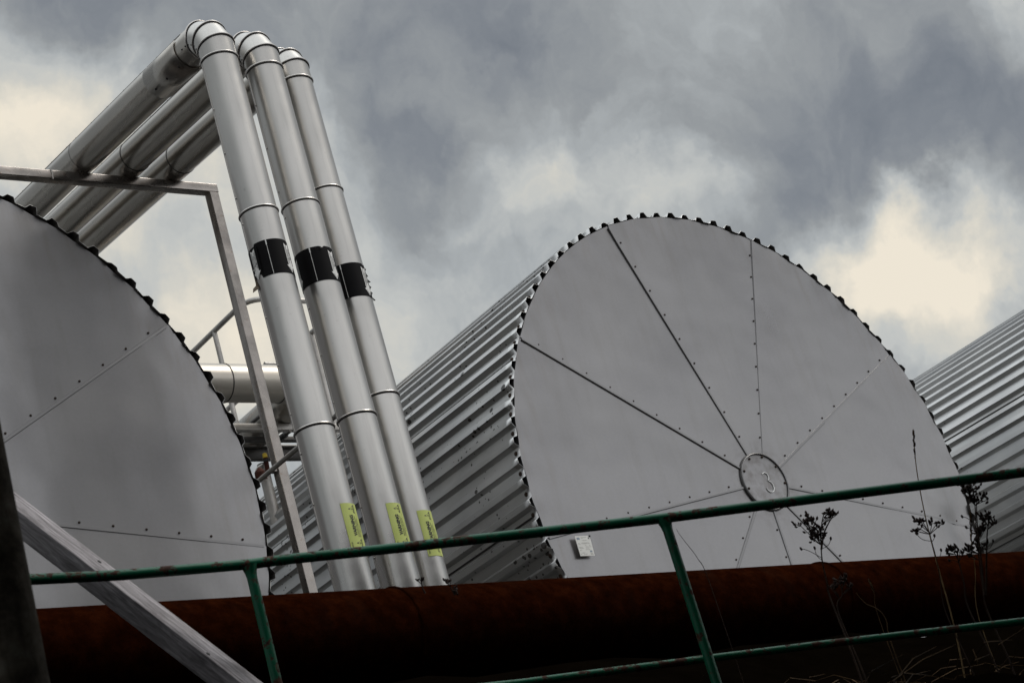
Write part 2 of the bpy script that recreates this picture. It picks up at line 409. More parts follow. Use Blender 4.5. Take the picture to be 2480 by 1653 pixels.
# ------------------------------------------------------------------ ground
def ground_z(x, y):
    def ss(a, b, t):
        t = min(max((t - a) / (b - a), 0), 1); return t * t * (3 - 2 * t)
    z = -1.6 + 2.75 * ss(1.4, 4.5, y) + .83 * ss(5.0, 6.6, y)
    return z
mb = MB()
xs = [-700, -300, -120, -50, -25, -14, -9] + [-6 + .5 * i for i in range(45)] + [18, 22, 30, 50, 120, 300, 700]
ys = [-700, -300, -120, -50, -25, -14, -9, -6, -4, -2.5] + [-1.5 + .25 * i for i in range(40)] + [9, 10, 12, 15, 20, 30, 50, 120, 300, 700]
gv = [[mb.bm.verts.new((x, y, ground_z(x, y) + (random.uniform(-.04, .04) if abs(x) < 20 and abs(y) < 20 else 0))) for x in xs] for y in ys]
for j in range(len(ys) - 1):
    for i in range(len(xs) - 1):
        mb.face((gv[j][i], gv[j][i + 1], gv[j + 1][i + 1], gv[j + 1][i]), 'ground')
o = mb.build('ground', smooth=60); o['kind'] = 'structure'

# unseen gravel yard under the tanks, added to bounce light onto undersides
mb = MB(); zy = 2.045
xs2 = [-60, -20, -8] + [-4 + 1.0 * i for i in range(26)] + [30, 60]; ys2 = [7.35 + .8 * i for i in range(20)] + [26, 32, 45, 70]
gv = [[mb.bm.verts.new((x, y, zy + (random.uniform(-.012, .012) if j else -.02))) for x in xs2] for j, y in enumerate(ys2)]
for j in range(len(ys2) - 1):
    for i in range(len(xs2) - 1):
        mb.face((gv[j][i], gv[j][i + 1], gv[j + 1][i + 1], gv[j + 1][i]), 'gravel')
o = mb.build('gravel_bounce_yard', smooth=60); o['kind'] = 'structure'

# ------------------------------------------------------------------ tanks
TZ, TY, TR = 3.824, 8.92, 2.0
NC = 94
def shell_profile(kind):
    prof = []
    for i in range(NC):
        a0 = 2 * PI * i / NC; st = 2 * PI / NC
        if kind == 'trapeze':
            for f, h in ((0.0, 0), (.44, 0), (.57, .031), (.85, .031)):
                prof.append((a0 + f * st, h))
        else:
            for q in range(10):
                f = q / 10; prof.append((a0 + f * st, .021 * (1 - math.cos(2 * PI * f)) ** 1.15 * .9))
    return prof
def tank(label, x, th0, kind, y=TY, dz=0, number=False, dent=False, spots=True, length=13.0, lip=.008):
    C = Vector((x, y, TZ + dz)); base = Vector((x, y, 1.55))
    t = thing('storage_tank', label, 'tank', base, 'round horizontal storage tanks')
    # corrugated shell
    mb = MB(); prof = shell_profile(kind); r0 = TR + .006
    rings = []
    for yy in (.012, .06, 1.5, 3.2, 5.2, 7.5, 10, length):
        rings.append([(C.x + (r0 + h) * math.cos(a), C.y + yy, C.z + (r0 + h) * math.sin(a)) for a, h in prof])
    if kind == 'trapeze':       # slightly bent lip at the open end of the sheets
        rnd = random.Random(5)
        rr = []
        for i, (a, h) in enumerate(prof):
            d = 0
            if h > 0: cr_ = random.Random(i // 4 + int(x * 10)); d = cr_.uniform(-.004, .006) - (.018 if cr_.random() < .08 else 0)
            rr.append((C.x + (r0 + h + d) * math.cos(a), C.y - lip + .008 * rnd.random(), C.z + (r0 + h + d) * math.sin(a)))
        rings[0] = rr
    mat_key = 'shell' if spots else 'shell3'
    mb.ringstrip(rings, mat_key, True)
    if kind == 'trapeze':
        for i in range(NC):     # fixing screw in each valley near the edge
            a = 2 * PI * (i + .22) / NC
            n = Vector((math.cos(a), 0, math.sin(a)))
            p = C + n * (r0 + .003) + Vector((0, .045 - lip, 0))
            mb.ball(p, .016, 'screw', 4, (1, .45), n)
        for i in range(0, NC, 8):   # lap joint of two sheets: raised edge with a dark slit below
            a = 2 * PI * (i + 0.30) / NC; n = Vector((math.cos(a), 0, math.sin(a))); tn = Vector((-math.sin(a), 0, math.cos(a)))
            q = C + n * (r0 + .006)
            mb.box(q + Vector((0, length / 2, 0)), (.008, length - .1, .006), 'dark', (tn, Vector((0, 1, 0)), n))
    sh = mb.build('cladding', t, smooth=25, recalc=True)
    md = sh.modifiers.new('thickness', 'SOLIDIFY'); md.thickness = .0016; md.offset = -1; md.material_offset = 2  # inner side takes the dark slot: shade under the overhang as colour
    # end panel: nine sheet sectors, faintly dished, one mesh
    mb = MB(); NR = 26; sk_ = random.Random(int(x * 7)); tilt = [sk_.uniform(.4, 1.3) for _ in range(9)]
    ANG = [th0 + R(40) * k + R(.02 + 39.96 * q / 24) for k in range(9) for q in range(25)]; NA = len(ANG)
    def wob(a, r):
        sec = ((a - th0) % R(40)) / R(40)
        d = .015 * math.sin(PI * sec) * (r / TR) * math.sin(PI * min(1, r / TR) ** .8)
        d += .007 * tilt[int(((a - th0) % (2 * PI)) / R(40)) % 9] * (sec - .5) * (r / TR)
        d += .004 * math.sin(3 * a + 1.3) * (r / TR) ** 2
        d += .005 * math.sin(47 * a) * max(0, (r / TR - .93) / .07) ** 2
        if dent:
            aa = th0 - R(160)
            da = (a - aa + PI) % (2 * PI) - PI
            d -= .05 * math.exp(-(da / R(6)) ** 2) * math.exp(-((r - 1.9) / .18) ** 2)
            l = (da - R(10) * (1.95 - r) / .5)
            if r > 1.2: d += .022 * math.exp(-(l / R(3.5)) ** 2) * (r - 1.2) / .8
        return d
    rings = []
    for j in range(NR + 1):
        r = .001 + (TR - .001) * (j / NR) ** .8
        rings.append([(C.x + r * math.cos(a_), C.y - wob(a_, r), C.z + r * math.sin(a_)) for a_ in ANG])
    # folded rim going back under the cladding
    rings.append([(C.x + (TR + .002) * math.cos(a_), C.y + .05, C.z + (TR + .002) * math.sin(a_)) for a_ in ANG])
    mb.ringstrip(rings, 'end', True)
    mb.build('end_panel', t, smooth=40)
    # seams: ridge plus a dark strip that paints the shade on its lower side
    for k in range(9):
        a = th0 - R(40) * k; dr = Vector((math.cos(a), 0, math.sin(a))); tn = Vector((-math.sin(a), 0, math.cos(a)))
        sg = 1 if dr.x > 0 else -1
        up = tn * sg                       # side of the seam that points up
        flat = number and k == 2
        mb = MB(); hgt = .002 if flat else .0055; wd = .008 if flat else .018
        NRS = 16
        gapw = -1.0 if (number and k == 0) else -.66  # wider strip paints the black gap shadow of one seam
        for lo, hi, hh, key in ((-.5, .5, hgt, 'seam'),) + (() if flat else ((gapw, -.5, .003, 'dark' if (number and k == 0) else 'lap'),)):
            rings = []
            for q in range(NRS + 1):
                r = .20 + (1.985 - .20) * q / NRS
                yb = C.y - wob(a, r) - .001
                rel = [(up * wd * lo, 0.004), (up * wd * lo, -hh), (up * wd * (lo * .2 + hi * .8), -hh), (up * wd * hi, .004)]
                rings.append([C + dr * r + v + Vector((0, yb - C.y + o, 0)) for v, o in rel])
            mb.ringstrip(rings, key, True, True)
        for q in range(9):
            r = .34 + .19 * q
            p = C + dr * r + up * (.026 if not flat else .016) + Vector((0, -wob(a, r) - .003, 0))
            mb.ball(p, .0075, 'screw', 4, (1, .8), Vector((0, -1, 0)))
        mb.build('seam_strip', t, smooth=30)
    # hub plate
    mb = MB(); NA2 = 64; yb = C.y - .011
    prof = ((.001, -.004), (.16, -.002), (.196, 0), (.204, .003), (.206, .014))
    mb.ringstrip([[(C.x + r * math.cos(2 * PI * i / NA2), yb + o, C.z + r * math.sin(2 * PI * i / NA2)) for i in range(NA2)] for r, o in prof], 'end', True)
    hub = mb.build('hub_plate', t, smooth=40)
    mb = MB()
    pts = [(C.x + .206 * math.cos(2 * PI * i / 48), yb - .001, C.z + .206 * math.sin(2 * PI * i / 48)) for i in range(49)]
    mb.tube(pts, .0030, 'lap', 8, False)
    pts = [(C.x + .200 * math.cos(2 * PI * i / 48), yb - .004, C.z + .200 * math.sin(2 * PI * i / 48)) for i in range(49)]
    mb.tube(pts, .0042, 'seam', 8, False)
    sub(hub, mb, 'rim', t)
    for k in range(9):
        a = th0 - R(40) * k + R(6); mb = MB()
        mb.ball((C.x + .180 * math.cos(a), yb - .004, C.z + .180 * math.sin(a)), .009, 'screw', 5, (1, .8), Vector((0, -1, 0)))
        sub(hub, mb, 'screw', t)
    if number:
        # chalked numeral 3
        mb = MB(); pp = []
        for s_ in range(25):
            u = s_ / 24
            if u < .5:
                ang = R(140) - R(215) * (u / .5); cx, cz, rr = .012, .030, .030
            else:
                ang = R(75) - R(245) * ((u - .5) / .5); cx, cz, rr = .022, -.040, .040
            pp.append(Vector((C.x + cx + rr * .9 * math.cos(ang), yb - .0065, C.z + cz + rr * math.sin(ang))))
        mb.tube(pp, .0040, 'chalk', 6)
        sub(hub, mb, 'number', t)
    # concrete saddles
    for yy in (1.2, 6.0, 10.5):
        mb = MB(); rings = []
        prof = [(-1.5, 1.40), (1.5, 1.40), (1.5, TZ + dz - math.sqrt(2.1 ** 2 - 1.5 ** 2))]
        prof += [(2.1 * math.sin(R(q)), TZ + dz - 2.1 * math.cos(R(q))) for q in (40, 30, 20, 10, 0, -10, -20, -30, -40)]
        prof += [(-1.5, TZ + dz - math.sqrt(2.1 ** 2 - 1.5 ** 2))]
        mb.ringstrip([[(x + a, y + yy + w, b) for a, b in prof] for w in (0, .35)], 'conc', True, True)
        mb.build('saddle', t, smooth=20)
    return t
tank('grey round tank end at the left edge, overlapped by the timber brace and dark post', 4.122, R(32.27), 'trapeze', y=9.02, lip=.018)
T2 = tank('large grey round tank end in the middle with chalked 3 on its hub plate', 9.97, R(149.4), 'trapeze', number=True, dent=True)
tank('ribbed grey tank side at the right edge, behind the numbered tank', 15.47, R(20), 'trapeze', y=8.92, spots=False)

# paper notice stuck on the middle tank
def notice():
    c = [(1391, 1297.5), (1427, 1296.5), (1440.5, 1344), (1404, 1346)]
    P = []
    for (x, y) in c:
        d = ray(x, y); P.append(d * ((TY - .022) / d.y))
    o0, ex, ey = P[0], P[1] - P[0], P[3] - P[0]
    t = thing('paper_notice', 'white printed paper notice stuck on the numbered tank end above the rusty pipe', 'notice', (P[2] + P[3]) / 2)
    def quad(mb, u0, v0, u1, v1, lift, key):
        vs = [mb.bm.verts.new(o0 + ex * u + ey * v_ + Vector((0, -lift, 0))) for u, v_ in ((u0, v0), (u1, v0), (u1, v1), (u0, v1))]
        mb.face(vs, key)
    mb = MB(); mb.ringstrip([[o0 + ex * u + ey * v_ + Vector((0, -l, 0)) for u, v_ in ((0, 0), (1, 0), (1, 1), (.04, 1))] for l in (0, .003)], 'paper', True, True)
    mb.build('sheet', t, smooth=0)
    for q in ((.08, .08, .28, .19), (.75, .74, .90, .82)):
        mb = MB(); quad(mb, *q, .0038, 'blue'); mb.build('printed_block', t, smooth=0)
    mb = MB(); rnd = random.Random(3)
    for (a, b, w) in ((.36, .07, .4), (.36, .12, .12), (.40, .22, .35), (.10, .36, .12), (.32, .34, .5), (.32, .38, .55), (.10, .42, .14), (.52, .47, .1), (.8, .47, .08),
                      (.10, .55, .26), (.55, .54, .2), (.8, .54, .14), (.10, .61, .3), (.55, .60, .2), (.10, .71, .14), (.5, .68, .3), (.2, .84, .22), (.08, .90, .1), (.3, .90, .25), (.74, .87, .18), (.74, .92, .2)):
        u = a
        while u < a + w:
            l = rnd.uniform(.03, .08); quad(mb, u, b, min(u + l, a + w), b + .018, .0038, 'faint'); u += l + .015
    mb.build('lettering', t, smooth=0)
    mb = MB(); quad(mb, .84, .10, .90, .15, .0038, 'gap'); mb.build('printed_symbol', t, smooth=0)
    mb = MB(); mb.ball(o0 + ex * .97 + ey * .03 + Vector((0, -.005, 0)), .007, 'black', 5)
    mb.build('pin', t)
notice()

# ------------------------------------------------------------------ text meshes
def text_polys(s, size):
    cu = bpy.data.curves.new('tmp_text', 'FONT'); cu.body = s; cu.size = size; cu.resolution_u = 3; cu.offset = size * (.05 if size > .02 else .02)
    ob = bpy.data.objects.new('tmp_text', cu); COL.objects.link(ob)
    bpy.context.view_layer.update()
    dg = bpy.context.evaluated_depsgraph_get()
    me = bpy.data.meshes.new_from_object(ob.evaluated_get(dg))
    vs = [v_.co.copy() for v_ in me.vertices]; fs = [tuple(p.vertices) for p in me.polygons]
    bpy.data.objects.remove(ob); bpy.data.curves.remove(cu); bpy.data.meshes.remove(me)
    return vs, fs
_tc = {}
def text(s, size):
    if (s, size) not in _tc: _tc[(s, size)] = text_polys(s, size)
    return _tc[(s, size)]

# ------------------------------------------------------------------ three insulated pipes
PR = .0975
RUNZ = 6.112
def pipe(label, px, py, z_ring1, z_rings, band, stick_top, run_joint, sleeve, torn, line_phi, arrows, stick_phi, zbot=1.3):
    t = thing('insulated_pipe', label, 'pipe', (px, py, zbot), 'metal clad insulated pipes')
    N = 48
    def ringpts(c, ax_u, ax_w, r): return [c + ax_u * (r * math.cos(2 * PI * i / N)) + ax_w * (r * math.sin(2 * PI * i / N)) for i in range(N)]
    X, Y, Z = Vector((1, 0, 0)), Vector((0, 1, 0)), Vector((0, 0, 1))
    # riser, one mesh with the swaged joints stepping 2 mm
    mb = MB(); zs = sorted(z_rings); levels = [zbot] + zs + [z_ring1]
    for i, (a, b) in enumerate(zip(levels[:-1], levels[1:])):
        rr = PR + (.0012 if i % 2 else 0)
        n = max(2, int((b - a) / .25)); 
        mb.ringstrip([ringpts(Vector((px, py, a + (b - a) * j / n)), X, Y, rr) for j in range(n + 1)], 'pz', True)
    # longitudinal lap with rivets on the left
    ph = R(-126 - 72)
    for i, (a, b) in enumerate(zip(levels[:-1], levels[1:])):
        n = Vector((math.cos(ph), math.sin(ph), 0)); tn = Vector((-n.y, n.x, 0))
        mb.box(Vector((px, py, (a + b) / 2)) + n * (PR + .0015), (.012, b - a - .02, .003), 'pz', (tn, Z, n))
        zz = a + .10
        while zz < b - .04:
            pn = Vector((math.cos(ph + .09), math.sin(ph + .09), 0))
            mb.ball(Vector((px, py, zz)) + pn * (PR + .002), .0045, 'ring', 4)
            zz += .265
    mb.build('riser', t, smooth=30)
    def ring_obj(c, u, w, r=PR):
        mb = MB()
        d = u.cross(w).normalized()
        if d.z > .3 or d.y < -.3: d = -d
        pts = [c + u * ((r + .0025) * math.cos(2 * PI * i / N)) + w * ((r + .0025) * math.sin(2 * PI * i / N)) for i in range(N + 1)]
        mb.tube(pts, .0055, 'ring', 8, False)
        pts = [c + d * .0075 + u * ((r + .0008) * math.cos(2 * PI * i / N)) + w * ((r + .0008) * math.sin(2 * PI * i / N)) for i in range(N + 1)]
        mb.tube(pts, .0026, 'gap', 6, False)
        return mb.build('joint_ring', t)
    for z in zs: ring_obj(Vector((px, py, z)), X, Y)
    ring_obj(Vector((px, py, z_ring1)), X, Y)
    # elbow: mitred gores
    dirs = [Vector((0, math.sin(R(q)), math.cos(R(q)))) for q in (0, 28, 56, 84.6)]
    RD = dirs[3]; RW = RD.cross(X)
    if RW.z < 0: RW = -RW
    slope = RD.z / RD.y
    p0 = Vector((px, py, z_ring1))
    c1 = p0 + Vector((0, 0, .085))
    seg = (RUNZ + slope * (py - 9.3) - c1.z) / (dirs[1].z + dirs[2].z - slope * (dirs[1].y + dirs[2].y))
    c2 = c1 + dirs[1] * seg; c3 = c2 + dirs[2] * seg
    endp = c3 + RD * .085
    pts = [p0, c1, c2, c3, endp]
    mb = MB(); rings = []
    def oblique(c, nrm_dir, axis):
        # intersection of the cylinder round axis with the plane of normal nrm_dir
        u = X; w = axis.cross(X).normalized(); out = []
        for i in range(N):
            o = u * (PR * 1.015 * math.cos(2 * PI * i / N)) + w * (PR * 1.015 * math.sin(2 * PI * i / N))
            tt = -o.dot(nrm_dir) / axis.dot(nrm_dir); out.append(c + o + axis * tt)
        return out
    plane_n = [dirs[0], (dirs[0] + dirs[1]).normalized(), (dirs[1] + dirs[2]).normalized(), (dirs[2] + dirs[3]).normalized(), dirs[3]]
    rims = []
    for i in range(4):
        a = oblique(pts[i], plane_n[i], dirs[i]); b = oblique(pts[i + 1], plane_n[i + 1], dirs[i])
        mb.ringstrip([a, b], 'pz' if i < 3 else 'py', True); rims.append(a)
    rims.append(oblique(pts[4], plane_n[4], dirs[3]))
    for i, dd in enumerate(dirs):          # lap screws on the left cheek of every gore
        w = dd.cross(X).normalized()
        for f in (.3, .75):
            c = pts[i].lerp(pts[i + 1], f); n_ = (-X * .93 - w * (-.36)).normalized()
            mb.ball(c + n_ * (PR * 1.015 + .001), .0048, 'gap', 4)
    el = mb.build('elbow', t, smooth=25)
    for i in (1, 2, 3):
        mb = MB(); loop = rims[i] + [rims[i][0]]
        ctr = pts[i]
        mb.tube([ctr + (p - ctr) * 1.02 for p in loop], .0052, 'ring', 8, False)
        mb.tube([ctr + (p - ctr) * 1.012 - plane_n[i] * .0075 for p in loop], .0028, 'gap', 6, False)
        mb.build('joint_ring', t)
    # crossover run
    mb = MB(); y0 = endp.y; yend = 24.0; A0 = Vector((px, 0, RUNZ - 9.3 * slope)); Yv = RD / RD.y
    js = [y0] + run_joint + [13.0, 16.5, 20.0, yend]
    for i, (a, b) in enumerate(zip(js[:-1], js[1:])):
        r_ = PR + (.002 if i % 2 else 0)
        mb.ringstrip([ringpts(A0 + Yv * (a + (b - a) * q / 3), X, RW, r_) for q in range(4)], 'py', True)
    # lap seam along the top left with screws
    ph = R(128); n = X * math.cos(ph) + RW * math.sin(ph); tn = RD.cross(n)
    for i, (a, b) in enumerate(zip(js[:4], js[1:5])):
        mb.box(A0 + Yv * ((a + b) / 2) + n * (PR + .002), (.016, b - a - .01, .004), 'py', (tn, RD, n))
        yy = a + .08
        while yy < b: 
            mb.ball(A0 + Yv * yy + n * (PR + .004), .0032, 'gap', 4); yy += .2
    mb.build('crossover_run', t, smooth=30)
    for y in run_joint + [13.0]:
        mb = MB(); c = A0 + Yv * y
        mb.tube([c + X * ((PR + .001) * math.cos(2 * PI * i / N)) + RW * ((PR + .001) * math.sin(2 * PI * i / N)) for i in range(N + 1)], .0022, 'gap', 6, False)
        mb.build('joint_ring', t)
    if sleeve:
        mb = MB(); a, b = sleeve; arc = range(0, 41)
        pr = lambda r: [[A0 + Yv * y_ + X * (r * math.cos(R(150 + 170 * i / 40))) + RW * (r * math.sin(R(150 + 170 * i / 40))) for i in arc] for y_ in (a, (a + b) / 2, b)]
        mb.ringstrip(pr(PR + .006), 'py', False)
        for f in (a + .04, (a + b) / 2, b - .05):
            n_ = X * math.cos(R(232)) + RW * math.sin(R(232)); mb.ball(A0 + Yv * f + n_ * (PR + .007), .006, 'gap', 4)
        mb.build('repair_sleeve', t, solid=.002, smooth=30)
    # black marking band
    bt, bb = band
    def wrap(phi, z, lift): return Vector((px + (PR + lift) * math.cos(phi), py + (PR + lift) * math.sin(phi), z))
    rnd = random.Random(int(px * 100))
    mb = MB(); NB = 96
    top, bot = [], []
    for i in range(NB + 1):
        ph_ = R(-126 - 180 + 360 * i / NB); rel = -180 + 360 * i / NB
        zt, zb = bt, bb
        if torn == 'A' and rel < -38: zt -= .012
        if torn == 'A' and -66 < rel < -36: zb += .022 + .018 * rnd.random() - .01 * abs(rel + 50) / 15
        if torn == 'B' and 22 < rel < 36: zt -= .012 * (1 - abs(rel - 29) / 7)
        if torn == 'C' and rel > 66: zb += rnd.uniform(-.01, .012); zt += rnd.uniform(-.006, .004)
        top.append(wrap(ph_, zt, .0032)); bot.append(wrap(ph_, zb, .0032))
    vt = [mb.bm.verts.new(p) for p in top]; vb = [mb.bm.verts.new(p) for p in bot]
    for i in range(NB): mb.face((vb[i], vb[i + 1], vt[i + 1], vt[i]), 'tape')
    bandob = mb.build('marking_band', t, smooth=30)
    if torn:            # peeled shreds of tape
        mb = MB()
        if torn == 'A':
            q = [wrap(R(-126 - 70), bb + .03, .004), wrap(R(-126 - 58), bb - .035, .004), wrap(R(-126 - 78), bb - .040, .03), wrap(R(-126 - 84), bb - .012, .022), wrap(R(-126 - 80), bb - .002, .006)]
            mb.face([mb.bm.verts.new(p) for p in q], 'tape_back')
            q = [wrap(R(-126 - 33), bt - .02, .0045), wrap(R(-126 - 30), bt - .02, .012), wrap(R(-126 - 31), bb + .03, .010), wrap(R(-126 - 33), bb + .02, .0045)]
            mb.face([mb.bm.verts.new(p) for p in q], 'tape')
        elif torn == 'C':
            for k in range(6):
                z = bb + (bt - bb) * (k / 5.5) - .012
                q = [wrap(R(-126 + 84), z, .004), wrap(R(-126 + 86), z + .022, .004), wrap(R(-126 + 90), z + .004 + .01 * rnd.random(), .009 + .008 * rnd.random())]
                mb.face([mb.bm.verts.new(p) for p in q], 'tape')
        else:
            q = [wrap(R(-126 + 24), bt - .001, .0045), wrap(R(-126 + 30), bt - .012, .006), wrap(R(-126 + 22), bt - .02, .010)]
            mb.face([mb.bm.verts.new(p) for p in q], 'tape')
        sub(bandob, mb, 'tape_shred', t, smooth=0, solid=.0006)
    # white seam line
    mb = MB(); ph_ = R(-126 + line_phi)
    for (za, zb, w) in ((bt - .001, bt - .028, .0028), (bt - .028, bb + .002, .0011)):
        dv = w / PR
        vs = [wrap(ph_ - dv, za, .0042), wrap(ph_ + dv, za, .0042), wrap(ph_ + dv, zb, .0042), wrap(ph_ - dv, zb, .0042)]
        mb.face([mb.bm.verts.new(p) for p in vs], 'white')
    sub(bandob, mb, 'white_line', t, smooth=0)
    # white arrows pointing down with sideways print
    for ap in arrows:
        mb = MB(); ac = R(-126 + ap); zt = bt - .022; zb_ = bb + .006
        def pt(s_, z, lift=.0045): return wrap(ac + s_ / PR, z, lift)
        hw, hh = .017, .040
        shaft_n = 6
        for i in range(shaft_n):
            s0 = -hw + 2 * hw * i / shaft_n; s1 = -hw + 2 * hw * (i + 1) / shaft_n
            zz = lambda s_: zt - .012 * (1 - abs(s_) / hw)
            mb.face([mb.bm.verts.new(p) for p in (pt(s0, zb_ + hh), pt(s1, zb_ + hh), pt(s1, zz(s1)), pt(s0, zz(s0)))], 'white')
        H_ = .027
        for i in range(8):
            s0 = -H_ + 2 * H_ * i / 8; s1 = -H_ + 2 * H_ * (i + 1) / 8
            f0 = zb_ + hh * abs(s0) / H_; f1 = zb_ + hh * abs(s1) / H_
            mb.face([mb.bm.verts.new(p) for p in (pt(s0, f0), pt(s1, f1), pt(s1, zb_ + hh + .001), pt(s0, zb_ + hh + .001))], 'white')
        for sgn in (-1, 1):   # inner outline of the head
            mb.face([mb.bm.verts.new(p) for p in (pt(0, zb_ + .008, .0052), pt(0, zb_ + .0105, .0052), pt(sgn * .014, zb_ + .030, .0052), pt(sgn * .016, zb_ + .030, .0052))], 'ink')
        lines = ('PN16 MAX TEMP 70°', 'ECHR-SYSTEM', 'SCANDINAVIAN BIOGAS')
        for li, s in enumerate(lines):
            vs, fs = text(s, .0098); off = (-.012, -.0015, .0095)[li]
            W_ = max(v_.x for v_ in vs)
            if W_ > .098: sc_ = .098 / W_
            else: sc_ = 1
            zst = (zt - .016) - (.098 - W_ * sc_) / 2
            nv = [mb.bm.verts.new(pt(-(off) + 0.0 + (v_.y - .003) * 1.0, zst - v_.x * sc_, .0053)) for v_ in vs]
            for f in fs: mb.face([nv[i] for i in f], 'ink')
        sub(bandob, mb, 'arrow', t, smooth=0, recalc=False)
    # lime warning label, read from the bottom up
    mb = MB(); zt = stick_top; Ls, Ws = .246, .102; s0 = R(stick_phi) * PR
    def sp(u, v_, lift):  # u along the reading direction (up), v_ from the top line of print rightwards
        return wrap((s0 + v_) / PR, zt - Ls + u, lift)
    nn = 10
    for i in range(nn):
        a, b = Ws * i / nn, Ws * (i + 1) / nn
        mb.face([mb.bm.verts.new(p) for p in (sp(0, a, .003), sp(0, b, .003), sp(Ls, b, .003), sp(Ls, a, .003))], 'lime')
    lab = mb.build('warning_label', t, smooth=40)
    mb = MB()
    def tri(cu_, v0):
        h, w, th = .038, .046, .0028
        # points left (towards the print top)
        A = (cu_, v0); B = (cu_ - w / 2, v0 + h); C_ = (cu_ + w / 2, v0 + h)
        cen = (cu_, v0 + h * .66)
        inn = [(cen[0] + (q[0] - cen[0]) * .64, cen[1] + (q[1] - cen[1]) * .64) for q in (A, B, C_)]
        out = (A, B, C_)
        for i in range(3):
            j = (i + 1) % 3
            mb.face([mb.bm.verts.new(sp(*p, .0038)) for p in (out[i], out[j], inn[j], inn[i])], 'ink')
        bolt = [(.0075, -.011), (.0005, -.003), (.004, -.0015), (-.004, .009), (-.0015, .002), (-.005, .0005)]
        bolt = [(.004, -.010), (-.0045, .001), (-.0005, .001), (-.004, .010), (.0048, -.002), (.0008, -.002)]
        mb.face([mb.bm.verts.new(sp(cen[0] + p[0] * 1.0, cen[1] + p[1] * 1.0, .0038)) for p in bolt], 'ink')
    tri(.215, .034); tri(.040, .034)
    def line(s, size, u, v_, maxw):
        vs, fs = text(s, size); W_ = max(p.x for p in vs); sc_ = min(1, maxw / W_)
        nv = [mb.bm.verts.new(sp(u + p.x * sc_, v_ - p.y, .0038)) for p in vs]
        for f in fs: mb.face([nv[i] for i in f], 'ink')
    line('VARNING', .026, .078, .052, .106)
    line('Värmekabel med starkström', .0092, .072, .063, .122)
    line('förlagd längs rörledningen', .0092, .072, .073, .122)
    line('PENTAIR', .0085, .012, .014, .044)
    line('Elektrisk utrustning', .0062, .098, .087, .075)
    for v_ in (.0785,):
        mb.face([mb.bm.verts.new(sp(*p, .0038)) for p in ((.004, v_), (.004, v_ + .0009), (.242, v_ + .0009), (.242, v_))], 'ink')
    sub(lab, mb, 'lettering', t, smooth=0, recalc=False)
    return t
pipe('nearest of three tall metal pipes, torn marking band with a loose brown flap', 5.657, 7.72, 5.770, [4.845, 3.632], (4.650, 4.456), 3.208, [8.30, 9.22], (7.95, 8.30), 'A', 0, (64, -52), -108)
pipe('middle of three tall metal pipes, between its two neighbours, nicked marking band', 5.965, 7.77, 5.778, [4.938, 3.722], (4.654, 4.459), 3.224, [9.18], None, 'B', -8, (58, -74), -111)
pipe('rightmost of three tall metal pipes, standing farthest back beside the numbered tank', 6.260, 7.92, 5.826, [5.130, 3.907], (4.658, 4.460), 3.243, [9.16], None, 'C', -14, (62, -60), -112)

# ------------------------------------------------------------------ support frame of the pipes
t = thing('pipe_support_frame', 'square steel portal frame carrying the three pipes over the left tank', 'pipe support', (6.51, 9.3, 1.5))
mb = MB(); mb.beam((1.75, 9.3, 5.985), (6.545, 9.3, 5.985), .06, .06, 'steel')
mb.tube([(5.45, 9.268, 5.95), (5.452, 9.267, 5.985), (5.448, 9.268, 6.016)], .004, 'galv', 6)
mb.build('crossbeam', t, smooth=30)
for xx in (6.512, 1.78):
    mb = MB(); mb.beam((xx, 9.3, 1.4), (xx, 9.3, 5.954), .0625, .0625, 'steel', Vector((0, 1, 0)))
    mb.build('leg', t, smooth=30)
for xx in (5.657, 5.965, 6.260):
    mb = MB()
    mb.box((xx, 9.3, 6.0195), (.05, .05, .008), 'steel'); mb.box((xx, 9.3, 6.027), (.03, .045, .012), 'dsteel')
    mb.build('pipe_shoe', t, smooth=0)
t = thing('thin_rail', 'thin grey tube rail passing in front of the square steel leg', 'rail', (6.45, 9.3, 4.13))
mb = MB(); mb.tube([(6.455, 8.3, 4.13), (6.455, 12.0, 4.13)], .0145, 'galv', 12)
mb.build('tube', t)
mb = MB(); mb.box((6.468, 9.3, 4.13), (.03, .04, .03), 'steel'); mb.build('clamp', t, smooth=0)

# ------------------------------------------------------------------ platform between the tanks
t = thing('access_platform', 'steel access platform with tube handrail in the gap behind the pipes', 'platform', (8.4, 11.6, 1.5))
def hand(mb, pts, r=.021, key='galv'): mb.tube(pts, r, key, 12)
mb = MB()
cx0, cx1, ynr, ztop = 8.07, 8.92, 11.4, 6.43
bend = []
for q in range(7):
    a = R(180 + 90 * q / 6); bend.append((cx0 + .14 + .14 * math.cos(a), ynr + .14 + .14 * math.sin(a), ztop))
bend2 = []
for q in range(7):
    a = R(270 + 90 * q / 6); bend2.append((cx1 - .14 + .14 * math.cos(a), ynr + .14 + .14 * math.sin(a), ztop))
hand(mb, [(cx0, 16, ztop), (cx0, 13, ztop)] + bend + [(8.5, ynr, ztop)] + bend2 + [(cx1, 13, ztop), (cx1, 16, ztop)])
mb.build('handrail', t)
mb = MB(); hand(mb, [(cx0 + .01, ynr + .01, 5.90), (8.5, ynr + .01, 5.90)], .016); mb.build('mid_rail', t)
for (x, y) in ((cx0, 11.92), (cx1, 11.9), (cx0, 14), (cx1, 14)):
    mb = MB(); mb.tube([(x, y, 5.5), (x, y, ztop - .01)], .019, 'galv', 12); mb.build('rail_post', t)
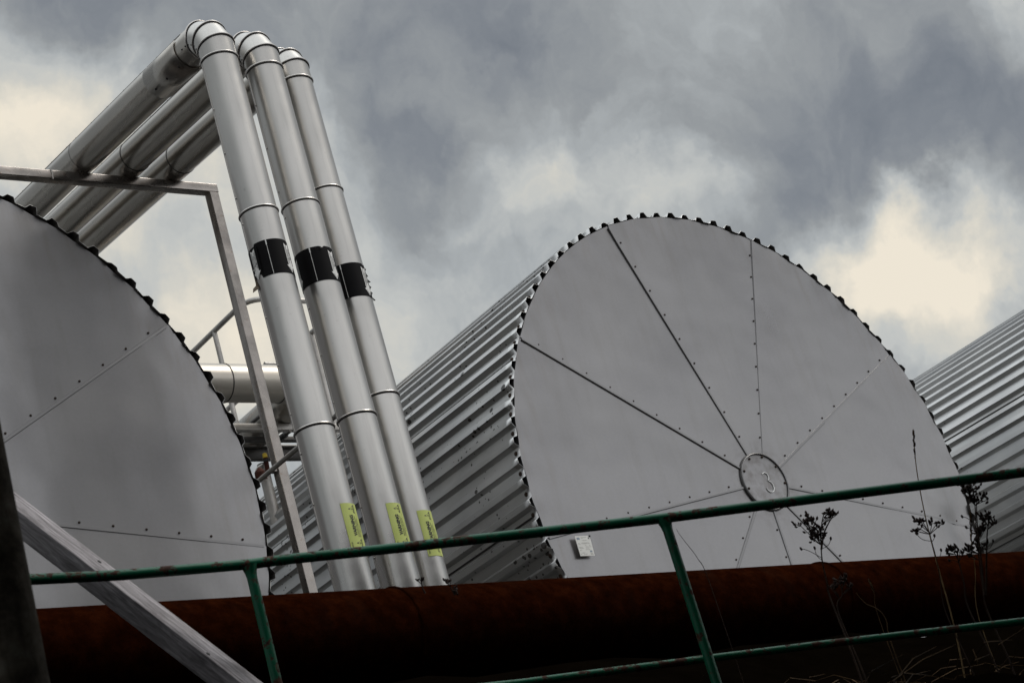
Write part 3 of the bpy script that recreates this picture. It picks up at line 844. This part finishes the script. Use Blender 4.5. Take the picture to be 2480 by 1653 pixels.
for yy, hgt, key in ((11.58, .055, 'galv'), (11.80, .035, 'dsteel'), (12.02, .085, 'dsteel'), (13.4, .08, 'dsteel')):
    mb = MB()
    mb.beam((6.9, yy, 5.50 - hgt / 2), (9.02, yy, 5.50 - hgt / 2), .05, hgt, key, bevel=.008)
    if key == 'dsteel' and hgt > .05:
        mb.beam((6.9, yy - .03, 5.508), (9.02, yy - .03, 5.508), .07, .012, 'galv', bevel=.003)
    mb.build('frame_beam', t, smooth=30)
for (x, y, zb) in ((8.33, 12.1, 1.5), (8.55, 14, 1.5)):
    mb = MB(); mb.tube([(x, y, zb), (x, y, 5.42)], .042, 'galv', 16); mb.build('support_post', t)
t = thing('duct_pipe', 'wide clad duct elbow passing low behind the square steel leg', 'pipe', (6.6, 11.2, 1.5))
mb = MB(); dz, dy, dr = 5.635, 11.2, .135
path = [(6.75, dy, dz), (7.0, dy, dz), (7.62, dy, dz), (8.02, dy, dz)]
mb.tube(path, dr, 'px', 40, True); mb.build('run', t, smooth=30)
mb = MB(); arcp = [(8.02, dy, dz), (8.13, dy + .03, dz), (8.22, dy + .12, dz), (8.25, dy + .25, dz)]
mb.tube(arcp, dr * 1.01, 'px', 40, False); mb.build('elbow', t, smooth=20)
mb = MB(); mb.tube([(8.25, dy + .25, dz), (8.25, 17, dz)], dr, 'py', 40, True); mb.build('back_run', t, smooth=30)
for xx in (7.56, 8.0):
    mb = MB(); mb.tube([(xx, dy + (dr + .001) * math.cos(2 * PI * i / 40), dz + (dr + .001) * math.sin(2 * PI * i / 40)) for i in range(41)], .004, 'gap', 6, False); mb.build('joint_ring', t)
mb = MB(); mb.tube([(6.75, dy, dz), (6.62, dy, dz - .06), (6.58, dy, dz - .2), (6.58, dy, 1.5)], dr, 'px', 32, True); mb.build('drop', t, smooth=30)
t = thing('cable', 'dark cable with black rubber boots under the platform handrail', 'cable', (8.2, 12, 5.5))
mb = MB(); mb.tube([(7.95, 13.0, 5.66), (7.98, 12.0, 5.56), (8.02, 11.7, 5.55), (8.06, 11.55, 5.57)], .014, 'dsteel', 8)
mb.build('sheath', t)
mb = MB(); p, q = at(677, 1062, 14.6), at(704, 1043, 14.5)
mb.tube([p, q], .012, 'dsteel', 8)
for f in (0, .22, .44): mb.tube([p.lerp(q, f), p.lerp(q, f + .13)], .022, 'black', 10)
mb.build('boot', t)
t = thing('valve', 'small dark red valve with yellow cap below the platform', 'valve', at(645, 1135, 15.2))
a, b = at(650, 1150, 15.2), at(643, 1108, 15.2)
mb = MB(); mb.tube([a, b], .018, 'redbrown', 14); mb.tube([a.lerp(b, .8), a.lerp(b, .95)], .022, 'black', 14); mb.build('body', t)
mb = MB(); mb.tube([b, b + Vector((0, 0, .03)), b + Vector((0, 0, .035))], [.018, .017, .012], 'yellow', 14); mb.build('cap', t)
t = thing('rusty_flange', 'rusty brown flange with loose wire beside the left tank edge', 'flange', at(628, 1160, 14.4))
a, b = at(634, 1162, 14.4), at(626, 1132, 14.4)
mb = MB(); mb.tube([a, a.lerp(b, .7), b], [.042, .036, .012], 'redbrown', 14); mb.build('body', t)
mb = MB(); mb.tube([at(619, 1138, 14.3), at(624, 1130, 14.3), at(630, 1127, 14.3), at(636, 1122, 14.3)], .004, 'white', 6); mb.build('wire', t)

# ------------------------------------------------------------------ foreground: rusty pipe
RC = Vector((0, 6.85, 2.270)); RRAD = .205
t = thing('rusty_pipe', 'long rusty brown steel pipe lying across the foreground below the tanks', 'pipe', (6, 6.85, RC.z - RRAD))
mb = MB(); N = 96; rings = []
X0, X1 = -1.0, 16.0
for i in range(86):
    x = X0 + (X1 - X0) * i / 85
    rings.append([(x, RC.y + RRAD * math.cos(2 * PI * j / N), RC.z + RRAD * math.sin(2 * PI * j / N)) for j in range(N)])
mb.ringstrip(rings, 'rust', True)
rings = [[(x, RC.y + (RRAD - .012) * math.cos(2 * PI * j / N), RC.z + (RRAD - .012) * math.sin(2 * PI * j / N)) for j in range(N)] for x in (X0, X1)]
mb.ringstrip(rings, 'rust', True)
mb.build('barrel', t, smooth=40)
for (px_, py_) in ((960, 1425), (1997, 1374)):
    d = ray(px_, py_); x = d.x / d.y * 6.76
    mb = MB()
    mb.tube([(x + random.uniform(-.004, .004), RC.y + (RRAD + .001) * math.cos(2 * PI * i / 64), RC.z + (RRAD + .001) * math.sin(2 * PI * i / 64)) for i in range(65)], .007, 'rust', 8, False)
    mb.build('weld_seam', t)
for x in (.5, 7.5, 14):
    mb = MB(); mb.box((x, 6.85, 1.95), (.3, .5, .12), 'shedw'); mb.build('bearer', t, smooth=0)

# ------------------------------------------------------------------ green railing
t = thing('green_railing', 'chipped green tube railing running across the front of the rusty pipe', 'railing', at(1650, 1560, 7.7))
top = [at(-900, 1470, 7.0), at(20, 1405, 7.25), at(300, 1391, 7.36), at(560, 1369, 7.46), at(610, 1364.5, 7.49), at(680, 1355, 7.51), at(1000, 1322, 7.58), at(1607, 1254, 7.7), at(2000, 1203, 7.8), at(2500, 1140, 7.92), at(2900, 1085, 8.0)]
mb = MB(); mb.tube(top, .0188, 'green', 20); mb.build('top_rail', t, smooth=50)
low = [at(900, 1691, 7.5), at(1262, 1652, 7.6), at(1710, 1594, 7.7), at(2000, 1558, 7.78), at(2480, 1503, 7.9), at(2900, 1452, 8.0)]
mb = MB(); mb.tube(low, .014, 'green', 16); mb.build('lower_rail', t, smooth=50)
for (x, y, dd) in ((603, 1366, 7.485), (1608, 1254, 7.7)):
    p = at(x, y, dd); gz = ground_z(p.x, p.y)
    mb = MB(); 
    mb.tube([p + Vector((0, 0, -.004)), p + Vector((0, 0, -.03)), p + Vector((0, 0, -.05)), Vector((p.x, p.y, gz - .1))], [.030, .0215, .0185, .0185], 'green', 18)
    mb.build('post', t, smooth=50)

# ------------------------------------------------------------------ timber brace and post
a, b = at(-40, 1171, 7.62), at(700, 1741, 7.30)
# axis of the brace runs along the arris between its two visible faces
d = (b - a).normalized(); a = a - d * 1.1; b = b + d * .9; mid = (a + b) / 2; view = (-mid).normalized()
view = (view - d * view.dot(d)).normalized()
e = d.cross(view).normalized()
if e.dot(CU) < 0: e = -e
s_ = .42; n1 = (e * math.sqrt(1 - s_ * s_) + view * s_); n2 = (view * math.sqrt(1 - s_ * s_) - e * s_)
w1, w2 = .082, .112
L = (b - a).length
mb = MB(); c0 = Vector((0, 0, 0))
def prism_local(L, w, h, k, seg=24, seed=1):
    rnd = random.Random(seed); bev = .006; rings = []
    for i in range(seg + 1):
        x = -L / 2 + L * i / seg
        j1, j2 = rnd.uniform(-.0005, .0005), rnd.uniform(-.0005, .0005)
        pr = []
        for (sy, sz, a0) in ((1, 1, 0), (-1, 1, 90), (-1, -1, 180), (1, -1, 270)):
            for q in (0, 45, 90):
                aa = R(a0 + q); pr.append(Vector((x, sy * (w / 2 - bev) + bev * math.cos(aa) + j1, sz * (h / 2 - bev) + bev * math.sin(aa) + j2)))
        rings.append(pr)
    mb.ringstrip(rings, k, True, True)
prism_local(L, w2, w1, 'wood', seg=40)
# a few knots and nail holes on the faces
for (x, y, z) in ((.42, -.035, w1 / 2), (-.1, .02, w1 / 2)):
    mb.ball((x, y, z), .009, 'gap', 5, (1, .25), Vector((0, 0, 1)))
for (x, sy, z) in ((-.25, 1, -.01), (-.12, 1, .02), (.2, 1, -.02)):
    pass
o = mb.build('timber_brace', smooth=40, recalc=True, base=(0, 0, 0))
# local axes: x along d, z = n1 (narrow bright face normal), y = n1 x d
ay = n1.cross(d).normalized()
if ay.dot(n2) < 0: pass
corner_off = -n1 * (w1 / 2) - n2 * (w2 / 2)
ctr = mid + corner_off
o.matrix_world = Matrix(((d.x, ay.x, n1.x, ctr.x), (d.y, ay.y, n1.y, ctr.y), (d.z, ay.z, n1.z, ctr.z), (0, 0, 0, 1)))
tag(o, 'weathered grey timber slanting down to the right across the lower left corner', 'timber')

pa, pb = at(-4, 1000, 5.4), at(121, 1655, 5.15)
dn = (pb - pa).normalized()
mb = MB()
pa2 = pa - dn * 2.3; pb2 = pb + dn * 2.6
ctr_off = -CR * .085
pts = [pa2.lerp(pb2, i / 14) + ctr_off + Vector((random.uniform(-.002, .002), random.uniform(-.002, .002), 0)) for i in range(15)]
mb.tube([p for p in pts], [.083 + random.uniform(-.0015, .0015) for _ in pts], 'post', 20)
o = mb.build('wooden_post', smooth=50, base=pts[-1])
tag(o, 'dark mossy wooden post at the far left in front of everything', 'post')

# ------------------------------------------------------------------ dry weeds
def curve(p, q, bow, n=6):
    p, q = Vector(p), Vector(q); return [p.lerp(q, i / n) + bow * math.sin(PI * i / n) for i in range(n + 1)]
def spline(pts, n=5):
    out = []; P = [pts[0]] + list(pts) + [pts[-1]]
    for i in range(1, len(P) - 2):
        for k in range(n):
            t_ = k / n; a, b, c, d_ = P[i - 1], P[i], P[i + 1], P[i + 2]
            out.append(.5 * ((2 * b) + (c - a) * t_ + (2 * a - 5 * b + 4 * c - d_) * t_ ** 2 + (3 * b - a - 3 * c + d_) * t_ ** 3))
    out.append(Vector(pts[-1])); return out
PX = lambda n, dist: n / FPX * dist
def weed(name, label, cat, dist, stems, clusters, singles=(), pod=.0122, seed=0, group=None, root=True, smat='stem', rad=2.0):
    rnd = random.Random(seed)
    base2 = at(*stems[0][0], dist)
    gz = ground_z(base2.x, base2.y)
    foot = Vector((base2.x + rnd.uniform(-.03, .03), base2.y - .02, gz - .02)) if root else base2
    t = thing(name, label, cat, foot, group)
    mb = MB()
    stp = []
    for si, st in enumerate(stems):
        dd = dist + (0 if si == 0 else rnd.uniform(-.05, .05))
        pts = [at(x, y, dd) for x, y in st]
        if root and si == 0: pts = [foot, foot.lerp(pts[0], .5) + Vector((.012, 0, 0))] + pts
        sp_ = spline(pts); n = len(sp_)
        mb.tube(sp_, [PX(rad, dist) * (1.25 - .75 * i / n) for i in range(n)], smat, 7)
        stp += sp_
    mb.build('stem', t)
    for (cx, cy, rx, ry, n) in clusters:
        mb = MB(); cen = at(cx, cy, dist)
        # fork: the stem point nearest to just below the cluster
        low = at(cx, cy + ry * 1.5, dist); fork = min(stp, key=lambda p: (p - low).length)
        hubs = []
        for k in range(max(3, n // 5)):
            u = rnd.uniform(-.75, .75); v_ = rnd.uniform(-.7, .6)
            h = at(cx + rx * u, cy + ry * v_, dist) + Vector((rnd.uniform(-1, 1), rnd.uniform(-1, 1), 0)) * PX(rx, dist) * .5
            hubs.append(h)
            mb.tube(curve(fork, h, (h - fork).orthogonal().normalized() * (h - fork).length * rnd.uniform(-.12, .12)), PX(.95, dist), 'stem', 5)
        for k in range(int(n * 1.2)):
            h = rnd.choice(hubs)
            off = Vector((rnd.gauss(0, .55), rnd.gauss(0, .55), rnd.gauss(.25, .5))) * PX(min(rx, ry) * .62, dist)
            p = h + off
            mb.tube([h, (h + p) / 2 + Vector((0, 0, .002)), p], PX(.7, dist), 'stem', 4)
            ax = (off + Vector((0, 0, .6 * off.length + .002))).normalized(); r_ = pod * rnd.uniform(.36, .56)
            mb.ball(p + ax * r_ * .6, r_, 'pod', 5, (.78, 1.25), ax)
            mb.tube([p + ax * r_ * 1.6, p + ax * r_ * 2.3], [r_ * .3, r_ * .04], 'pod', 4)
        mb.build('seed_cluster', t)
    for (x0, y0, x1, y1, bow) in singles:
        mb = MB(); p, q = at(x0, y0, dist), at(x1, y1, dist + rnd.uniform(-.04, .04))
        mb.tube(curve(p, q, (CR * bow[0] + CU * bow[1]) * PX(1, dist), 8), PX(.8, dist), 'stem', 5)
        ax = (q - p).normalized() * .4 + Vector((0, 0, 1)); mb.ball(q, pod * .5, 'pod', 5, (.8, 1.3), ax)
        mb.build('side_shoot', t)
    return t
def grass(name, label, dist, stem, head=None, seed=0, rad=1.6, mat_='straw', group=None):
    rnd = random.Random(seed); pts = [at(x, y, dist) for x, y in stem]; gz = ground_z(pts[0].x, pts[0].y)
    foot = Vector((pts[0].x + .01, pts[0].y, gz - .02))
    t = thing(name, label, 'grass', foot, group)
    mb = MB(); sp_ = spline([foot] + pts); n = len(sp_)
    mb.tube(sp_, [PX(rad, dist) * (1.2 - .8 * i / n) for i in range(n)], mat_, 6); mb.build('stalk', t)
    if head:
        (hx0, hy0, hx1, hy1, wid) = head; mb = MB(); a, b = at(hx0, hy0, dist), at(hx1, hy1, dist); ax = (b - a).normalized()
        for k in range(34):
            f = rnd.random(); w_ = wid * math.sin(PI * min(1, .12 + f * .9)) * .6
            p = a.lerp(b, f) + (CR * rnd.uniform(-1, 1) + CF * rnd.uniform(-1, 1)) * PX(w_, dist)
            mb.ball(p, PX(2.6, dist), 'straw2' if k % 3 else 'stem', 4, (.55, 2.2), ax + CR * rnd.uniform(-.25, .25))
        mb.build('seed_head', t)
    return t
WG = 'dry weeds in front of the rusty pipe'
weed('dry_weed', 'dark dry weed with bushy seed head below the hub plate of the numbered tank', 'weed', 8.25,
     [[(2012, 1450), (2003, 1410), (1991.5, 1358), (1988.5, 1310), (1989.5, 1271), (1996, 1240)], [(1989, 1330), (1996, 1290), (2009, 1262), (2018, 1250)]],
     [(1965, 1282, 26, 24, 46), (1958, 1257, 22, 10, 16), (2003, 1240, 9, 16, 16), (2016, 1254, 10, 12, 14), (1976, 1302, 18, 10, 16)],
     [(1990, 1350, 1940, 1328, (-6, 6)), (1992, 1356, 1973, 1326, (-4, -3)), (1990, 1328, 2012, 1303, (5, -3))], seed=4, group=WG)
weed('dry_weed', 'low dark seed head on the rusty pipe just right of the bushy weed', 'weed', 8.15,
     [[(2030, 1480), (2040, 1440), (2036, 1412)]], [(2040, 1408, 16, 12, 20), (2018, 1420, 8, 10, 8), (2060, 1424, 8, 10, 6)], seed=9, group=WG)
weed('dry_weed', 'sparse umbrella-shaped seed head overlapping the tall grass stalk', 'weed', 8.3,
     [[(2290, 1480), (2277, 1400), (2266, 1345), (2257, 1312), (2252, 1290)]], [(2246, 1262, 22, 12, 22), (2226, 1284, 8, 10, 8), (2272, 1270, 10, 12, 9)],
     [(2256, 1309, 2219, 1291, (-3, -5)), (2257, 1311, 2263, 1296, (2, 0)), (2270, 1352, 2279, 1331, (3, -2))], seed=5, group=WG, rad=1.3)
weed('dry_weed', 'smallest dark seed cluster standing just above the rusty pipe edge', 'weed', 8.35,
     [[(2345, 1470), (2335, 1412), (2322, 1360), (2312, 1338)]], [(2305, 1325, 15, 11, 18), (2296, 1338, 6, 8, 6), (2326, 1343, 9, 10, 8)], [(2322, 1362, 2299, 1356, (0, 3))], seed=6, group=WG)
weed('dry_weed', 'tallest dark dry weed with many clusters at the tank edge on the right', 'weed', 8.3,
     [[(2392, 1480), (2380, 1421), (2370, 1340), (2364, 1280), (2362, 1233), (2358, 1190)], [(2385, 1440), (2376, 1350), (2367, 1270), (2365, 1215)], [(2388, 1440), (2389, 1360), (2391, 1290), (2396, 1262)]],
     [(2350, 1188, 20, 18, 44), (2386, 1204, 10, 12, 14), (2362, 1212, 12, 10, 16), (2392, 1254, 16, 12, 28), (2408, 1268, 9, 9, 10), (2376, 1282, 10, 22, 26), (2366, 1322, 20, 14, 34), (2342, 1330, 6, 6, 5), (2352, 1350, 6, 6, 5)],
     [(2389, 1330, 2405, 1309, (3, -3)), (2365, 1270, 2330, 1250, (-3, 5)), (2366, 1290, 2340, 1276, (-3, 3))], seed=7, group=WG)
weed('dry_weed', 'tiny dark sprig standing on the rusty pipe in front of the rightmost pipe', 'weed', 8.80,
     [[(1030, 1436), (1024, 1424), (1020, 1408)]], [(1019, 1404, 9, 7, 9)], seed=11, group=WG, root=False)
weed('dry_weed', 'faint dark sprig on the rusty pipe right of the tiny sprig', 'weed', 8.74,
     [[(1102, 1440), (1096, 1430), (1090, 1418)]], [(1086, 1410, 14, 8, 9), (1106, 1430, 10, 8, 7)], seed=12, group=WG, root=False)
grass('grass_stalk', 'tall straw stalk with narrow seed head reaching above the green rail', 8.5,
      [(2350, 1700), (2312, 1520), (2268, 1358), (2241, 1250), (2222, 1150), (2214, 1080), (2212, 1050)], (2212, 1043, 2216, 1106, 4.5), seed=1, rad=1.9)
grass('grass_stalk', 'thin straw seed spike beside the tallest dark weed', 8.4, [(2372, 1500), (2362, 1380), (2352, 1300), (2350, 1240)], (2350, 1240, 2353, 1330, 3.4), seed=2, rad=1.0)
grass('grass_stalk', 'fine bent straw leaning left beside the green railing post', 7.95, [(1722, 1420), (1690, 1352), (1660, 1312), (1645, 1292), (1638, 1280)], None, 3, .9, 'stem')
grass('bent_straw', 'short pale curved straw in front of the dark rusty pipe', 8.0, [(2160, 1560), (2146, 1500), (2124, 1473), (2096, 1460), (2073, 1434)], None, 4, 1.3, 'straw2')
grass('bent_straw', 'pale straw tip with a small seed spike over the rusty pipe', 8.0, [(2130, 1500), (2118, 1440), (2112, 1415)], (2105, 1405, 2116, 1430, 2.5), 5, .9, 'straw2')

# matted dry grass on the bank
mb = MB(); rnd = random.Random(21)
for i in range(520):
    x = rnd.uniform(4.9, 8.4); y = rnd.uniform(4.3, 5.75)
    z = ground_z(x, y) + rnd.uniform(-.01, .07)
    L_ = rnd.uniform(.06, .28); a = rnd.uniform(0, 2 * PI); el = rnd.uniform(-.15, .55)
    dv = Vector((math.cos(a) * math.cos(el), math.sin(a) * math.cos(el), math.sin(el)))
    p = Vector((x, y, z)); q = p + dv * L_ + Vector((0, 0, -.02)); m_ = (p + q) / 2 + Vector((0, 0, rnd.uniform(0, .05)))
    mb.tube([p, m_, q], [.0022, .0018, .0006], 'straw2', 3, False)
o = mb.build('dry_grass', smooth=0); o['kind'] = 'stuff'; o['label'] = 'matted dry grass and straw litter on the dark bank'; o['category'] = 'grass'

# ------------------------------------------------------------------ unseen shed behind the camera, added to block sky light
t = thing('shade_shed', 'unseen dark shed behind the viewpoint, added to shade the foreground', 'light blocker', (2, -3, -1.6))
mb = MB(); mb.box((2, -4.5, 1.65), (24, .12, 6.5), 'shedw'); mb.build('shade_wall', t, smooth=0)
mb = MB(); mb.beam((2, -4.7, 5.0), (2, 3.9, 4.2), 24, .10, 'shedw'); mb.build('shade_roof', t, smooth=0)
for x in (-9, 13.2):
    mb = MB(); mb.beam((x, 3.5, -1.6), (x, 3.5, 4.15), .15, .15, 'shedw'); mb.build('post', t, smooth=0)
